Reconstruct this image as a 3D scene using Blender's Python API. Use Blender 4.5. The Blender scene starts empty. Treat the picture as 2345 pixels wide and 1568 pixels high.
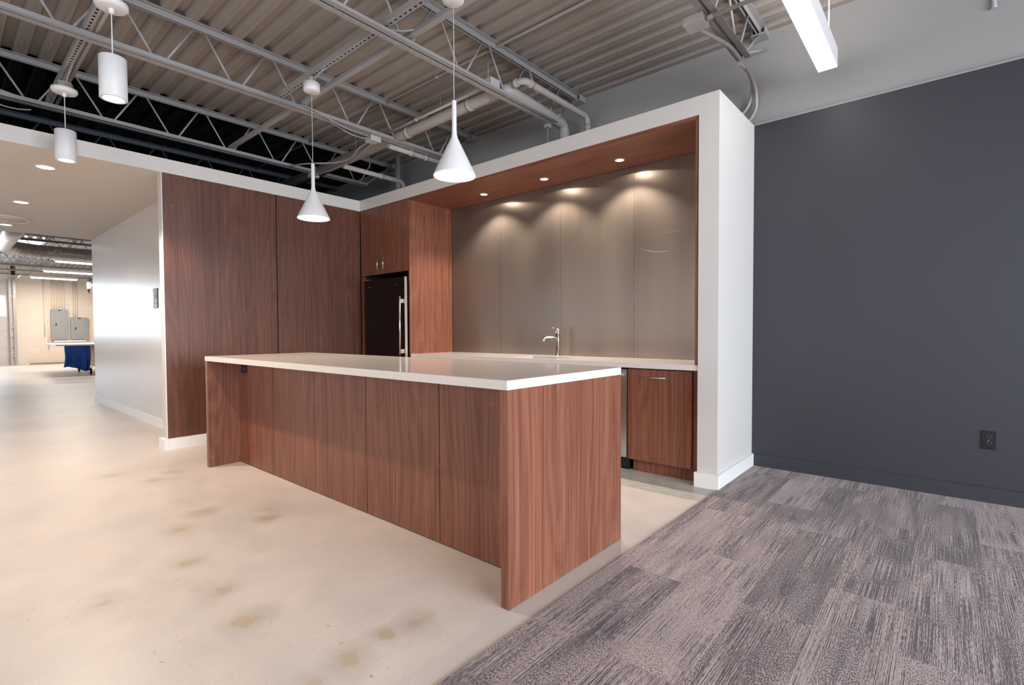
import bpy, bmesh, math, random
from mathutils import Vector, Matrix
random.seed(7)
S = bpy.context.scene
COL = S.collection
PI = math.pi

# ---------------------------------------------------------------- camera
W, H = 2345, 1568
F_PX, CX, CY = 1151.85, 1171.54, 790.46
R_ = Vector((0.755965, 0.654592, -0.005028))
U_ = Vector((-0.014723, 0.024681, 0.999587))
F_ = Vector((-0.654446, 0.755579, -0.028296))
cam = bpy.data.cameras.new('camera')
cam.sensor_width = 36.0; cam.sensor_fit = 'HORIZONTAL'
cam.lens = F_PX / W * 36.0
cam.shift_x = (W / 2 - CX) / W
cam.shift_y = (CY - H / 2) / W
cam.clip_start = 0.05; cam.clip_end = 200
co = bpy.data.objects.new('camera', cam); COL.objects.link(co)
m = Matrix((R_, U_, -F_)).transposed().to_4x4()
m.translation = Vector((0, 0, 1.1077))
co.matrix_world = m
S.camera = co

# ---------------------------------------------------------------- world, exposure
wd = bpy.data.worlds.new('world'); S.world = wd; wd.use_nodes = True
wd.node_tree.nodes['Background'].inputs[0].default_value = (0.75, 0.86, 1.0, 1)
wd.node_tree.nodes['Background'].inputs[1].default_value = 0.6
S.view_settings.view_transform = 'Standard'
S.view_settings.look = 'None'
S.view_settings.gamma = 1.0
S.view_settings.use_curve_mapping = False
S.view_settings.exposure = 0.0

def area(name, loc, rot, sx, sy, power, color, spread=PI):
    l = bpy.data.lights.new(name, 'AREA'); l.shape = 'RECTANGLE'; l.size = sx; l.size_y = sy
    l.energy = power; l.color = color; l.spread = spread
    o = bpy.data.objects.new(name, l); COL.objects.link(o); o.location = loc; o.rotation_euler = rot
    return o
COOL = (0.80, 0.90, 1.0); DAY = (0.93, 0.96, 1.0); WARM = (1.0, 0.84, 0.68); WARM2 = (1.0, 0.86, 0.70)
# daylight through the room's windows (right wall, wall behind the camera) and the workshop's windows
area('window_daylight_right', (4.62, 0.9, 1.45), (0, PI/2-.22, 0), 2.0, 5.0, 500, COOL, 2.6)
area('window_daylight_rear', (-0.6, -4.62, 1.45), (PI/2-.22, 0, 0), 7.0, 2.0, 105, DAY, 2.6)
area('window_daylight_hall', (-9.2, -4.62, 1.4), (PI/2-.22, 0, 0), 5.0, 2.0, 40, COOL, 2.6)
area('window_daylight_workshop', (-24.70, -2.2, 2.0), (0, -PI/2, 0), 1.6, 6.0, 300, COOL)

# ---------------------------------------------------------------- helpers
class MB:
    def __init__(s): s.b = bmesh.new()
    def box(s, x0, x1, y0, y1, z0, z1):
        vs = [s.b.verts.new((x, y, z)) for x in (x0, x1) for y in (y0, y1) for z in (z0, z1)]
        for f in ((0,1,3,2),(4,6,7,5),(0,4,5,1),(2,3,7,6),(0,2,6,4),(1,5,7,3)):
            s.b.faces.new([vs[i] for i in f])
        return s
    def tube(s, pts, r, seg=10, caps=True):
        pts = [Vector(p) for p in pts]; n = len(pts); rings = []
        t0 = (pts[1]-pts[0]).normalized()
        up = Vector((0,0,1)) if abs(t0.z) < .9 else Vector((1,0,0))
        a = t0.cross(up).normalized()
        for i, p in enumerate(pts):
            if i == 0: t = t0
            elif i == n-1: t = (pts[i]-pts[i-1]).normalized()
            else: t = ((pts[i]-pts[i-1]).normalized() + (pts[i+1]-pts[i]).normalized()).normalized()
            a = (a - t*a.dot(t)).normalized(); b = t.cross(a)
            rr = r[i] if isinstance(r, (list, tuple)) else r
            rings.append([s.b.verts.new(p + (a*math.cos(2*PI*k/seg) + b*math.sin(2*PI*k/seg))*rr) for k in range(seg)])
        for i in range(n-1):
            for k in range(seg):
                f = s.b.faces.new((rings[i][k], rings[i][(k+1)%seg], rings[i+1][(k+1)%seg], rings[i+1][k])); f.smooth = True
        if caps:
            s.b.faces.new(rings[0][::-1]); s.b.faces.new(rings[-1])
        return s
    def lathe(s, c, prof, seg=40, smooth=True, cap0=False, cap1=False, axis='z'):
        rings = []
        for (r, h) in prof:
            ring = []
            for k in range(seg):
                a = 2*PI*k/seg
                if axis == 'z': v = (c[0]+r*math.cos(a), c[1]+r*math.sin(a), c[2]+h)
                elif axis == 'y': v = (c[0]+r*math.cos(a), c[1]+h, c[2]+r*math.sin(a))
                else: v = (c[0]+h, c[1]+r*math.cos(a), c[2]+r*math.sin(a))
                ring.append(s.b.verts.new(v))
            rings.append(ring)
        for i in range(len(rings)-1):
            for k in range(seg):
                f = s.b.faces.new((rings[i][k], rings[i][(k+1)%seg], rings[i+1][(k+1)%seg], rings[i+1][k])); f.smooth = smooth
        if cap0: s.b.faces.new(rings[0][::-1])
        if cap1: s.b.faces.new(rings[-1])
        return s
    def prism(s, poly, d0, d1, axis='y'):
        """poly of 2D points extruded along axis; 'y': (x,z); 'x': (y,z); 'z': (x,y)"""
        def P(p, d):
            return {'y': (p[0], d, p[1]), 'x': (d, p[0], p[1]), 'z': (p[0], p[1], d)}[axis]
        A = [s.b.verts.new(P(p, d0)) for p in poly]; B = [s.b.verts.new(P(p, d1)) for p in poly]
        n = len(poly)
        s.b.faces.new(A[::-1]); s.b.faces.new(B)
        for i in range(n): s.b.faces.new((A[i], A[(i+1)%n], B[(i+1)%n], B[i]))
        return s
    def strip_extrude(s, prof, x0, x1, axis='x'):
        A = [s.b.verts.new((x0, p[0], p[1])) for p in prof]; B = [s.b.verts.new((x1, p[0], p[1])) for p in prof]
        for i in range(len(prof)-1): s.b.faces.new((A[i], A[i+1], B[i+1], B[i]))
        return s
    def quad(s, a, b, c, d):
        s.b.faces.new([s.b.verts.new(v) for v in (a, b, c, d)]); return s

WLOC = {}
def tag(o, label=None, cat=None, group=None, kind=None):
    if label: o['label'] = label
    if cat: o['category'] = cat
    if group: o['group'] = group
    if kind: o['kind'] = kind
    return o
def thing(name, label, cat, loc=(0,0,0), group=None):
    o = bpy.data.objects.new(name, None); COL.objects.link(o); o.location = loc
    o.empty_display_size = .1
    WLOC[o] = Vector(loc)
    return tag(o, label, cat, group)
def part(name, mb, mat, parent=None, bevel=0, label=None, recalc=True, local=False):
    """mesh in world coordinates; stored relative to its parent's world origin"""
    off = WLOC.get(parent, Vector()) if parent else Vector()
    if recalc: bmesh.ops.recalc_face_normals(mb.b, faces=mb.b.faces)
    me = bpy.data.meshes.new(name)
    if not local: bmesh.ops.translate(mb.b, verts=mb.b.verts, vec=-off)
    mb.b.to_mesh(me); mb.b.free()
    me.materials.append(mat)
    o = bpy.data.objects.new(name, me); COL.objects.link(o)
    if parent: o.parent = parent
    WLOC[o] = off.copy()
    if bevel:
        b = o.modifiers.new('bevel', 'BEVEL'); b.width = bevel; b.segments = 2; b.limit_method = 'ANGLE'; b.angle_limit = .6
    if label: o['label'] = label
    return o
def struct(name, mb, mat, parent=None, bevel=0):
    o = part(name, mb, mat, parent, bevel)
    if not parent: o['kind'] = 'structure'
    return o
def single(name, label, cat, mb, mat, group=None, bevel=0):
    return tag(part(name, mb, mat, None, bevel), label, cat, group)
def dup(root, loc, label=None, group=None):
    r = root.copy(); COL.objects.link(r); r.location = loc
    WLOC[r] = Vector(loc)
    if label: r['label'] = label
    if group: r['group'] = group
    for ch in list(root.children):
        c = ch.copy(); COL.objects.link(c); c.parent = r
        for g_ in list(ch.children):
            d = g_.copy(); COL.objects.link(d); d.parent = c
    return r
def text(name, body, size, mat, parent, loc, rot, depth=.0006):
    cu = bpy.data.curves.new(name, 'FONT'); cu.body = body; cu.size = size; cu.extrude = depth
    cu.align_x = 'CENTER'; cu.align_y = 'CENTER'
    tmp = bpy.data.objects.new(name, cu); COL.objects.link(tmp)
    me = bpy.data.meshes.new_from_object(tmp.evaluated_get(bpy.context.evaluated_depsgraph_get()))
    bpy.data.objects.remove(tmp); bpy.data.curves.remove(cu)
    me.materials.clear(); me.materials.append(mat); me.name = name
    o = bpy.data.objects.new(name, me); COL.objects.link(o)
    o.parent = parent; o.location = Vector(loc) - WLOC[parent]; o.rotation_euler = rot
    return o

# ---------------------------------------------------------------- materials
def new_mat(name):
    m = bpy.data.materials.new(name); m.use_nodes = True
    nt = m.node_tree; b = nt.nodes['Principled BSDF']
    return m, nt, b
def N(nt, t, **kw):
    n = nt.nodes.new(t)
    for k, v in kw.items(): setattr(n, k, v)
    return n
def s2l(c): return tuple((x/12.92 if x <= .04045 else ((x+.055)/1.055)**2.4) for x in c)
def rgb(r, g, b): return (*s2l((r/255, g/255, b/255)), 1)
def ramp(nt, fac, stops, interp='LINEAR'):
    r = N(nt, 'ShaderNodeValToRGB'); r.color_ramp.interpolation = interp
    e = r.color_ramp.elements
    while len(e) > 1: e.remove(e[0])
    e[0].position, e[0].color = stops[0]
    for p, c in stops[1:]:
        x = e.new(p); x.color = c
    nt.links.new(fac, r.inputs[0]); return r
def mathn(nt, op, a, b=None, c=None, clamp=False):
    n = N(nt, 'ShaderNodeMath', operation=op); n.use_clamp = clamp
    for i, v in enumerate((a, b, c)):
        if v is None: continue
        if isinstance(v, (int, float)): n.inputs[i].default_value = v
        else: nt.links.new(v, n.inputs[i])
    return n.outputs[0]
def mapping(nt, scale, loc=(0,0,0), rot=(0,0,0)):
    tc = N(nt, 'ShaderNodeTexCoord'); mp = N(nt, 'ShaderNodeMapping')
    mp.inputs['Scale'].default_value = scale; mp.inputs['Location'].default_value = loc; mp.inputs['Rotation'].default_value = rot
    nt.links.new(tc.outputs['Object'], mp.inputs[0]); return mp.outputs[0]
def noise(nt, vec, scale, detail=2, rough=.5, dist=0):
    n = N(nt, 'ShaderNodeTexNoise'); n.inputs['Scale'].default_value = scale
    n.inputs['Detail'].default_value = detail; n.inputs['Roughness'].default_value = rough; n.inputs['Distortion'].default_value = dist
    nt.links.new(vec, n.inputs['Vector']); return n.outputs['Fac']
def mix(nt, fac, a, b, blend='MIX'):
    n = N(nt, 'ShaderNodeMix', data_type='RGBA', blend_type=blend)
    for i, v in ((0, fac), (6, a), (7, b)):
        if isinstance(v, (int, float)): n.inputs[i].default_value = v
        elif isinstance(v, tuple): n.inputs[i].default_value = v
        else: nt.links.new(v, n.inputs[i])
    return n.outputs[2]
def bump(nt, b, h, strength, dist=.01):
    n = N(nt, 'ShaderNodeBump'); n.inputs['Strength'].default_value = strength; n.inputs['Distance'].default_value = dist
    nt.links.new(h, n.inputs['Height']); nt.links.new(n.outputs[0], b.inputs['Normal'])

def paint(name, col, rough=.55, metal=0, var=.04, vscale=3, bumps=0, bscale=300, spec=.5):
    m, nt, b = new_mat(name)
    v = mapping(nt, (1, 1, 1)); n = noise(nt, v, vscale, 3)
    lo = tuple(c*(1-var) for c in col[:3])+(1,); hi = tuple(min(1, c*(1+var)) for c in col[:3])+(1,)
    r = ramp(nt, n, [(.3, lo), (.7, hi)]); nt.links.new(r.outputs[0], b.inputs['Base Color'])
    b.inputs['Roughness'].default_value = rough; b.inputs['Metallic'].default_value = metal
    b.inputs['Specular IOR Level'].default_value = spec
    if bumps: bump(nt, b, noise(nt, v, bscale, 2), bumps, .002)
    return m
def emit(name, col, strength):
    m, nt, b = new_mat(name)
    b.inputs['Base Color'].default_value = (0.8, 0.8, 0.8, 1)
    b.inputs['Emission Color'].default_value = (*col, 1); b.inputs['Emission Strength'].default_value = strength
    return m

def wood(name, axis='z', seed=0.0, tint=1.0, rough=.42):
    m, nt, b = new_mat(name)
    L = (seed, seed*1.7, seed*2.3)
    def sc(hi, lo):
        return {'z': (hi, hi, lo), 'x': (lo, hi, hi), 'y': (hi, lo, hi)}[axis]
    warp = noise(nt, mapping(nt, sc(3.0, .38), L), 1.0, 2, .5)          # slow wander of the grain
    tc = N(nt, 'ShaderNodeTexCoord'); sep = N(nt, 'ShaderNodeSeparateXYZ'); nt.links.new(tc.outputs['Object'], sep.inputs[0])
    if axis == 'z': u = mathn(nt, 'ADD', sep.outputs[0], sep.outputs[1])
    elif axis == 'x': u = mathn(nt, 'ADD', sep.outputs[1], sep.outputs[2])
    else: u = mathn(nt, 'ADD', sep.outputs[0], sep.outputs[2])
    ph = mathn(nt, 'ADD', mathn(nt, 'MULTIPLY', u, 14.0), mathn(nt, 'MULTIPLY', warp, 16.0))
    rings = mathn(nt, 'ADD', mathn(nt, 'MULTIPLY', mathn(nt, 'SINE', mathn(nt, 'MULTIPLY', ph, 6.2832)), .5), .5)
    ph2 = mathn(nt, 'SINE', mathn(nt, 'MULTIPLY', ph, 31.0))
    fine = noise(nt, mapping(nt, sc(130, 1.3), L), 1.0, 3, .6)
    mid = noise(nt, mapping(nt, sc(34, .5), (L[0]+2, L[1], L[2])), 1.0, 2, .55)
    pores = noise(nt, mapping(nt, sc(420, 9), L), 1.0, 1, .5)
    broad = noise(nt, mapping(nt, sc(5, .35), (L[0]+5, L[1], L[2])), 1.0, 2, .5)
    f = mathn(nt, 'ADD', mathn(nt, 'MULTIPLY', rings, .10), mathn(nt, 'MULTIPLY', fine, .46))
    f = mathn(nt, 'ADD', f, mathn(nt, 'MULTIPLY', ph2, .018))
    f = mathn(nt, 'ADD', f, mathn(nt, 'MULTIPLY', mid, .30))
    f = mathn(nt, 'ADD', f, mathn(nt, 'MULTIPLY', broad, .22))
    t = tint
    c0 = rgb(78*t, 43*t, 32*t); c1 = rgb(112*t, 65*t, 48*t); c2 = rgb(134*t, 83*t, 62*t); c3 = rgb(160*t, 106*t, 80*t)
    r = ramp(nt, f, [(.30, c0), (.47, c1), (.63, c2), (.86, c3)])
    # chatoyant flecks near knots
    fl = noise(nt, mapping(nt, sc(14, 7), (L[0]+9, L[1]+3, L[2])), 1.0, 3, .6, .6)
    flm = ramp(nt, fl, [(.70, (0,0,0,1)), (.80, (.30,.30,.30,1))])
    col = mix(nt, flm.outputs[0], r.outputs[0], rgb(190, 130, 96))
    pm = ramp(nt, pores, [(.60, (0,0,0,1)), (.75, (.28,.28,.28,1))])
    col = mix(nt, pm.outputs[0], col, rgb(50, 26, 22))
    nt.links.new(col, b.inputs['Base Color'])
    b.inputs['Roughness'].default_value = rough
    b.inputs['Specular IOR Level'].default_value = .5
    return m
M = {}
M['wood_island'] = wood('walnut_island', 'z', 1.3)
M['wood_island_end'] = wood('walnut_island_end', 'z', 7.7, 1.06)
M['wood_wall_a'] = wood('walnut_wall_a', 'z', 3.1, .77)
M['wood_wall_b'] = wood('walnut_wall_b', 'z', 12.4, .77)
M['wood_cab'] = wood('walnut_cabinet', 'z', 21.0)
M['wood_soffit'] = wood('walnut_soffit', 'x', 31.0, 1.0)
M['white'] = paint('white_paint', rgb(208, 202, 197), .5, var=.012)
M['white_trim'] = paint('white_trim_paint', rgb(236, 232, 230), .35, var=.01)
M['soffit_white'] = paint('soffit_paint', rgb(214, 203, 191), .6, var=.015)
M['hall_wall'] = paint('hall_gloss_paint', rgb(206, 194, 186), .27, var=.012, vscale=2)
M['wall_grey'] = paint('grey_wall_paint', rgb(154, 151, 149), .6, var=.03, vscale=1.2)
M['wall_dark'] = paint('charcoal_wall_paint', rgb(53, 52, 59), .5, var=.03, vscale=1.0)
M['deck'] = paint('deck_paint', rgb(148, 139, 132), .6, var=.04, vscale=4)
M['steel_paint'] = paint('joist_paint', rgb(152, 149, 149), .5, var=.03)
M['pipe_paint'] = paint('pipe_paint', rgb(164, 157, 152), .5, var=.04, vscale=6)
M['box_paint'] = paint('box_paint', rgb(176, 172, 170), .5, var=.03)
M['white_lamp'] = paint('lamp_white', rgb(222, 218, 217), .45, var=.01)
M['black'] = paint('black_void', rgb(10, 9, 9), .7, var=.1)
M['black_plastic'] = paint('black_plastic', rgb(22, 20, 26), .3, var=.03)
M['chrome'] = paint('chrome', rgb(225, 222, 222), .08, 1, var=.01)
M['brushed'] = paint('brushed_nickel', rgb(205, 203, 202), .3, 1, var=.02)
M['fridge_front'] = paint('fridge_front', rgb(26, 9, 8), .22, var=.03, spec=.25)
M['galv'] = paint('galvanised', rgb(188, 180, 174), .36, .7, var=.06, vscale=8)
M['panel_grey'] = paint('electrical_grey', rgb(150, 152, 150), .45, var=.02)
M['blue_cloth'] = paint('blue_cloth', rgb(42, 86, 168), .85, var=.15, vscale=8)
M['blond_wood'] = paint('cart_wood', rgb(196, 140, 84), .6, var=.08, vscale=6)
M['plastic_white'] = paint('table_plastic', rgb(205, 208, 214), .5, var=.02)
M['brown_trim'] = paint('brown_strip', rgb(150, 125, 98), .7, var=.05)
M['cord'] = paint('cord', rgb(190, 184, 176), .6, var=.02)
M['sign_grey'] = paint('sign_grey', rgb(84, 92, 102), .45, var=.02)
M['sign_white'] = paint('sign_white', rgb(225, 228, 230), .5, var=.01)
M['orange'] = paint('label_orange', rgb(190, 90, 40), .6)
M['lamp_cone'] = emit('lamp_inner_glow', (1, .96, .9), 9)
M['lamp_warm'] = emit('spot_lens_glow', (1, .93, .82), 14)
M['lamp_linear'] = emit('linear_diffuser_glow', (1, .97, .95), 9)
M['tube_glow'] = emit('fluorescent_glow', (1, .97, .95), 12)
M['sky_glow'] = emit('skylight_glow', (.85, .93, 1), 6)
M['pane_glow'] = emit('frosted_pane_daylight', (.85, .93, 1), 9)

def quartz():
    m, nt, b = new_mat('speckled_quartz')
    v = mapping(nt, (1, 1, 1))
    n1 = noise(nt, v, 420, 1); n2 = noise(nt, v, 260, 1)
    c = ramp(nt, n1, [(.28, rgb(150, 138, 130)), (.36, rgb(222, 212, 205)), (1, rgb(228, 219, 212))])
    w = ramp(nt, n2, [(.70, (0,0,0,1)), (.76, (1,1,1,1))])
    col = mix(nt, w.outputs[0], c.outputs[0], rgb(246, 242, 238))
    nt.links.new(col, b.inputs['Base Color']); b.inputs['Roughness'].default_value = .12
    return m
M['quartz'] = quartz()

def steel_sheet():
    m, nt, b = new_mat('brushed_steel_sheet')
    v = mapping(nt, (3, 3, 90)); n = noise(nt, v, 1, 3, .6)
    v2 = mapping(nt, (2.2, 1, .35)); n2 = noise(nt, v2, 1, 3, .5)
    c = ramp(nt, n2, [(.3, rgb(130, 116, 104)), (.7, rgb(154, 139, 126))])
    nt.links.new(c.outputs[0], b.inputs['Base Color'])
    b.inputs['Metallic'].default_value = 0.85
    r = ramp(nt, n2, [(.3, (.32,)*3+(1,)), (.7, (.40,)*3+(1,))])
    nt.links.new(r.outputs[0], b.inputs['Roughness'])
    b.inputs['Anisotropic'].default_value = .55
    tg = N(nt, 'ShaderNodeTangent'); tg.direction_type = 'RADIAL'; tg.axis = 'Z'
    nt.links.new(tg.outputs[0], b.inputs['Tangent'])
    return m
M['steel_sheet'] = steel_sheet()
M['shaded_steel'] = paint('shaded_joist_paint', rgb(84, 88, 96), .5, var=.04)  # joist paint darkened: the dimness above the hall is put into the colour

def concrete():
    m, nt, b = new_mat('polished_concrete')
    v = mapping(nt, (1, 1, 1))
    tc = N(nt, 'ShaderNodeTexCoord'); P = tc.outputs['Object']
    n1 = noise(nt, v, .8, 4, .55, .3); n2 = noise(nt, v, 6, 5, .6); n3 = noise(nt, v, 160, 2)
    base = ramp(nt, n1, [(.28, rgb(194, 184, 175)), (.5, rgb(209, 196, 187)), (.72, rgb(219, 205, 195))])
    f2 = ramp(nt, n2, [(.3, (.93,.935,.94,1)), (.7, (1.02,1.01,1.0,1))])
    col = mix(nt, 1.0, base.outputs[0], f2.outputs[0], 'MULTIPLY')
    f3 = ramp(nt, n3, [(.3, (.91,.91,.91,1)), (.7, (1.04,1.04,1.04,1))])
    col = mix(nt, 1.0, col, f3.outputs[0], 'MULTIPLY')
    # grey old slab along the kitchen run, tan infill strip beside it
    sep = N(nt, 'ShaderNodeSeparateXYZ'); nt.links.new(P, sep.inputs[0])
    wob = mathn(nt, 'ADD', sep.outputs[1], mathn(nt, 'MULTIPLY', mathn(nt, 'SUBTRACT', noise(nt, v, 5, 3), .5), .12))
    g1 = mathn(nt, 'MULTIPLY', mathn(nt, 'GREATER_THAN', wob, 3.22), mathn(nt, 'LESS_THAN', wob, 4.4))
    g1 = mathn(nt, 'MULTIPLY', g1, mathn(nt, 'GREATER_THAN', sep.outputs[0], -5.6))
    gcol = ramp(nt, noise(nt, v, 9, 5, .65), [(.3, rgb(150, 148, 142)), (.7, rgb(186, 182, 172))])
    col = mix(nt, mathn(nt, 'MULTIPLY', g1, .85), col, gcol.outputs[0])
    g2 = mathn(nt, 'MULTIPLY', mathn(nt, 'LESS_THAN', wob, 2.5), mathn(nt, 'GREATER_THAN', sep.outputs[0], -1.30))
    col = mix(nt, mathn(nt, 'MULTIPLY', g2, .35), col, rgb(186, 180, 172))
    # round stains with a paler core, each where it lies
    spots = [(-3.46,1.075,.12,1),(-3.20,1.36,.10,.7),(-3.05,1.29,.10,1),(-3.25,.887,.12,.6),(-2.75,.783,.11,.8),
             (-2.355,.788,.13,.8),(-2.01,.778,.14,1),(-1.517,1.174,.13,1),(-1.54,1.06,.09,.9),(-1.514,.893,.13,1),
             (-1.486,1.526,.08,.6),(-1.50,.76,.10,.7),(-4.64,1.247,.10,.8),(-4.5,1.08,.13,.6),(-4.9,.9,.14,.5),(-2.6,.45,.12,.5)]
    dark = None; core = None
    wv = N(nt, 'ShaderNodeTexNoise'); wv.inputs['Scale'].default_value = 9; nt.links.new(v, wv.inputs['Vector'])
    for (x, y, r, s) in spots:
        d = N(nt, 'ShaderNodeVectorMath', operation='DISTANCE'); nt.links.new(P, d.inputs[0]); d.inputs[1].default_value = (x, y, 0)
        dd = mathn(nt, 'ADD', d.outputs['Value'], mathn(nt, 'MULTIPLY', mathn(nt, 'SUBTRACT', wv.outputs['Fac'], .5), .15))
        a = mathn(nt, 'MULTIPLY', mathn(nt, 'SUBTRACT', 1.0, mathn(nt, 'DIVIDE', dd, r), clamp=True), s*.46)
        dark = a if dark is None else mathn(nt, 'MAXIMUM', dark, a)
        c = mathn(nt, 'LESS_THAN', dd, r*.28)
        core = c if core is None else mathn(nt, 'MAXIMUM', core, c)
    col = mix(nt, dark, col, rgb(140, 126, 108))
    col = mix(nt, mathn(nt, 'MULTIPLY', core, .42), col, rgb(186, 160, 118))
    # scattered small chips
    msk = ramp(nt, noise(nt, v, 1.7, 3), [(.50, (0,0,0,1)), (.60, (1,1,1,1))])
    cn = ramp(nt, noise(nt, v, 38, 3, .6), [(.655, (0,0,0,1)), (.70, (.5,.5,.5,1))])
    col = mix(nt, mathn(nt, 'MULTIPLY', cn.outputs[0], msk.outputs[0]), col, rgb(112, 84, 60))
    nt.links.new(col, b.inputs['Base Color'])
    rr = ramp(nt, n2, [(.3, (.32,)*3+(1,)), (.7, (.42,)*3+(1,))]); nt.links.new(rr.outputs[0], b.inputs['Roughness'])
    b.inputs['Specular IOR Level'].default_value = .45
    bump(nt, b, n2, .05, .004)
    return m
M['concrete'] = concrete()

def carpet_mat():
    m, nt, b = new_mat('streaked_carpet_plank')
    # plank cells: .25 m wide across x, 1 m long along y, each with its own tone
    br = N(nt, 'ShaderNodeTexBrick'); br.offset = .37; br.inputs['Scale'].default_value = 1
    br.inputs['Brick Width'].default_value = 1.0; br.inputs['Row Height'].default_value = .25
    br.inputs['Mortar Size'].default_value = 0.0; br.inputs['Color1'].default_value = (0,0,0,1); br.inputs['Color2'].default_value = (1,1,1,1)
    nt.links.new(mapping(nt, (1, 1, 1), (3.12, 4.36, 0), (0, 0, PI/2)), br.inputs['Vector'])
    tone = N(nt, 'ShaderNodeSeparateColor'); nt.links.new(br.outputs['Color'], tone.inputs[0])
    tone = tone.outputs[0]
    off = N(nt, 'ShaderNodeCombineXYZ')
    nt.links.new(mathn(nt, 'MULTIPLY', tone, 53.0), off.inputs[0]); nt.links.new(mathn(nt, 'MULTIPLY', tone, 17.0), off.inputs[1])
    def nz(scx, scy, det=2, rough=.5):
        va = N(nt, 'ShaderNodeVectorMath', operation='ADD')
        nt.links.new(mapping(nt, (1, 1, 1)), va.inputs[0]); nt.links.new(off.outputs[0], va.inputs[1])
        vm = N(nt, 'ShaderNodeVectorMath', operation='MULTIPLY'); nt.links.new(va.outputs[0], vm.inputs[0]); vm.inputs[1].default_value = (scx, scy, 1)
        return noise(nt, vm.outputs[0], 1, det, rough)
    s0 = nz(430, 3.2, 1); s3 = nz(400, 34, 1); s2 = nz(330, 110, 1); lo = nz(9, 1.6, 2); band = nz(22, .4, 1)
    sel = mathn(nt, 'GREATER_THAN', nz(7, 1.4, 2), .55)
    s1 = mathn(nt, 'ADD', mathn(nt, 'MULTIPLY', s0, .62), mathn(nt, 'MULTIPLY', s3, .38))
    st = mix(nt, mathn(nt, 'MULTIPLY', sel, .70), s1, s2)
    th = mathn(nt, 'ADD', mathn(nt, 'MULTIPLY', lo, .24), mathn(nt, 'MULTIPLY', band, .12))
    th = mathn(nt, 'ADD', th, mathn(nt, 'MULTIPLY', tone, .10))
    d = mathn(nt, 'SUBTRACT', st, mathn(nt, 'SUBTRACT', .726, th))
    d = mathn(nt, 'ADD', mathn(nt, 'MULTIPLY', d, 9.0), .5, clamp=True)
    fib = noise(nt, mapping(nt, (1, 1, 1)), 900, 1)
    cl = mix(nt, fib, rgb(150, 132, 130), rgb(192, 172, 168))
    cd = mix(nt, fib, rgb(62, 54, 57), rgb(96, 85, 88))
    col = mix(nt, d, cd, cl)
    nt.links.new(col, b.inputs['Base Color']); b.inputs['Roughness'].default_value = .95
    b.inputs['Specular IOR Level'].default_value = .1
    b.inputs['Sheen Weight'].default_value = .15
    bump(nt, b, mathn(nt, 'ADD', d, mathn(nt, 'MULTIPLY', fib, .5)), .35, .003)
    return m
M['carpet'] = carpet_mat()

def block_mat():
    m, nt, b = new_mat('painted_block')
    br = N(nt, 'ShaderNodeTexBrick'); br.inputs['Scale'].default_value = 1
    br.inputs['Brick Width'].default_value = .4; br.inputs['Row Height'].default_value = .2; br.inputs['Mortar Size'].default_value = .008
    br.inputs['Color1'].default_value = rgb(232, 218, 202); br.inputs['Color2'].default_value = rgb(228, 213, 196); br.inputs['Mortar'].default_value = rgb(226, 211, 195)
    tc = N(nt, 'ShaderNodeTexCoord'); sep = N(nt, 'ShaderNodeSeparateXYZ'); cb = N(nt, 'ShaderNodeCombineXYZ')
    nt.links.new(tc.outputs['Object'], sep.inputs[0]); nt.links.new(sep.outputs[1], cb.inputs[0]); nt.links.new(sep.outputs[2], cb.inputs[1])
    nt.links.new(cb.outputs[0], br.inputs['Vector'])
    nt.links.new(br.outputs['Color'], b.inputs['Base Color']); b.inputs['Roughness'].default_value = .7
    return m
M['block'] = block_mat()

# ---------------------------------------------------------------- measurements
YB = 4.371      # face of the charcoal wall
YU = 4.42       # face of the grey block wall above it
YF = 3.556      # front of the white kitchen surround
ZT = 2.744      # its top
ZN = 2.607      # its ceiling
XR = -1.195     # its right-hand face
XN = -1.335     # right side of the opening
XL = -5.585     # face of the walnut wall on the left
ZC = 3.475      # underside of the deck flutes
ZG, ZK, TK = 0.914, 0.857, 0.039

# ---------------------------------------------------------------- room shell
struct('floor', MB().box(-24.84, 4.6, -4.6, YU, -.1, 0), M['concrete'])
single('carpet', 'mauve-grey and charcoal streaked plank carpet on the floor at right', 'carpet',
       MB().box(-1.187, 4.6, -4.6, YB, .0, .007), M['carpet'])
struct('wall_back', MB().box(-24.84, 4.6, YU, YU+.2, 0, 3.6), M['wall_grey'])
struct('wall_dark', MB().box(XR+.001, 4.6, YB, YU-.001, 0, 2.742), M['wall_dark'])
struct('trim_1', MB().box(XR+.001, 4.6, YB-.004, YU-.001, 2.7425, 2.752), M['wall_grey'])
struct('baseboard_back', MB().prism([(YB-.001,.007),(YB-.017,.007),(YB-.017,.098),(YB-.010,.104),(YB-.001,.104)], XR+.02, 4.6, 'x'), M['wall_dark'])
def wall_with_windows(name, axis, pos, a0, a1, holes, z1=3.6, th=.2, mat=None):
    """pos = inner face, th outwards (signed); holes (c0,c1,z0,z1)"""
    b = MB(); cuts = sorted(holes)
    def bx(c0, c1, z0, z1_):
        if c1-c0 < 1e-4 or z1_-z0 < 1e-4: return
        lo, hi = min(pos, pos+th), max(pos, pos+th)
        if axis == 'x': b.box(lo, hi, c0, c1, z0, z1_)
        else: b.box(c0, c1, lo, hi, z0, z1_)
    c = a0
    for (c0, c1, z0, z1_) in cuts:
        bx(c, c0, 0, z1); bx(c0, c1, 0, z0); bx(c0, c1, z1_, z1); c = c1
    bx(c, a1, 0, z1)
    return struct(name, b, mat or M['white'])
wall_with_windows('wall_right', 'x', 4.6, -4.6, YU, [(-1.6, 3.4, .55, 2.75)])
wall_with_windows('wall_front', 'y', -4.6, -24.84, 4.6, [(-11.7, -6.7, .4, 2.8), (-4.1, 2.9, .6, 2.8)], th=-.2)
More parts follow.
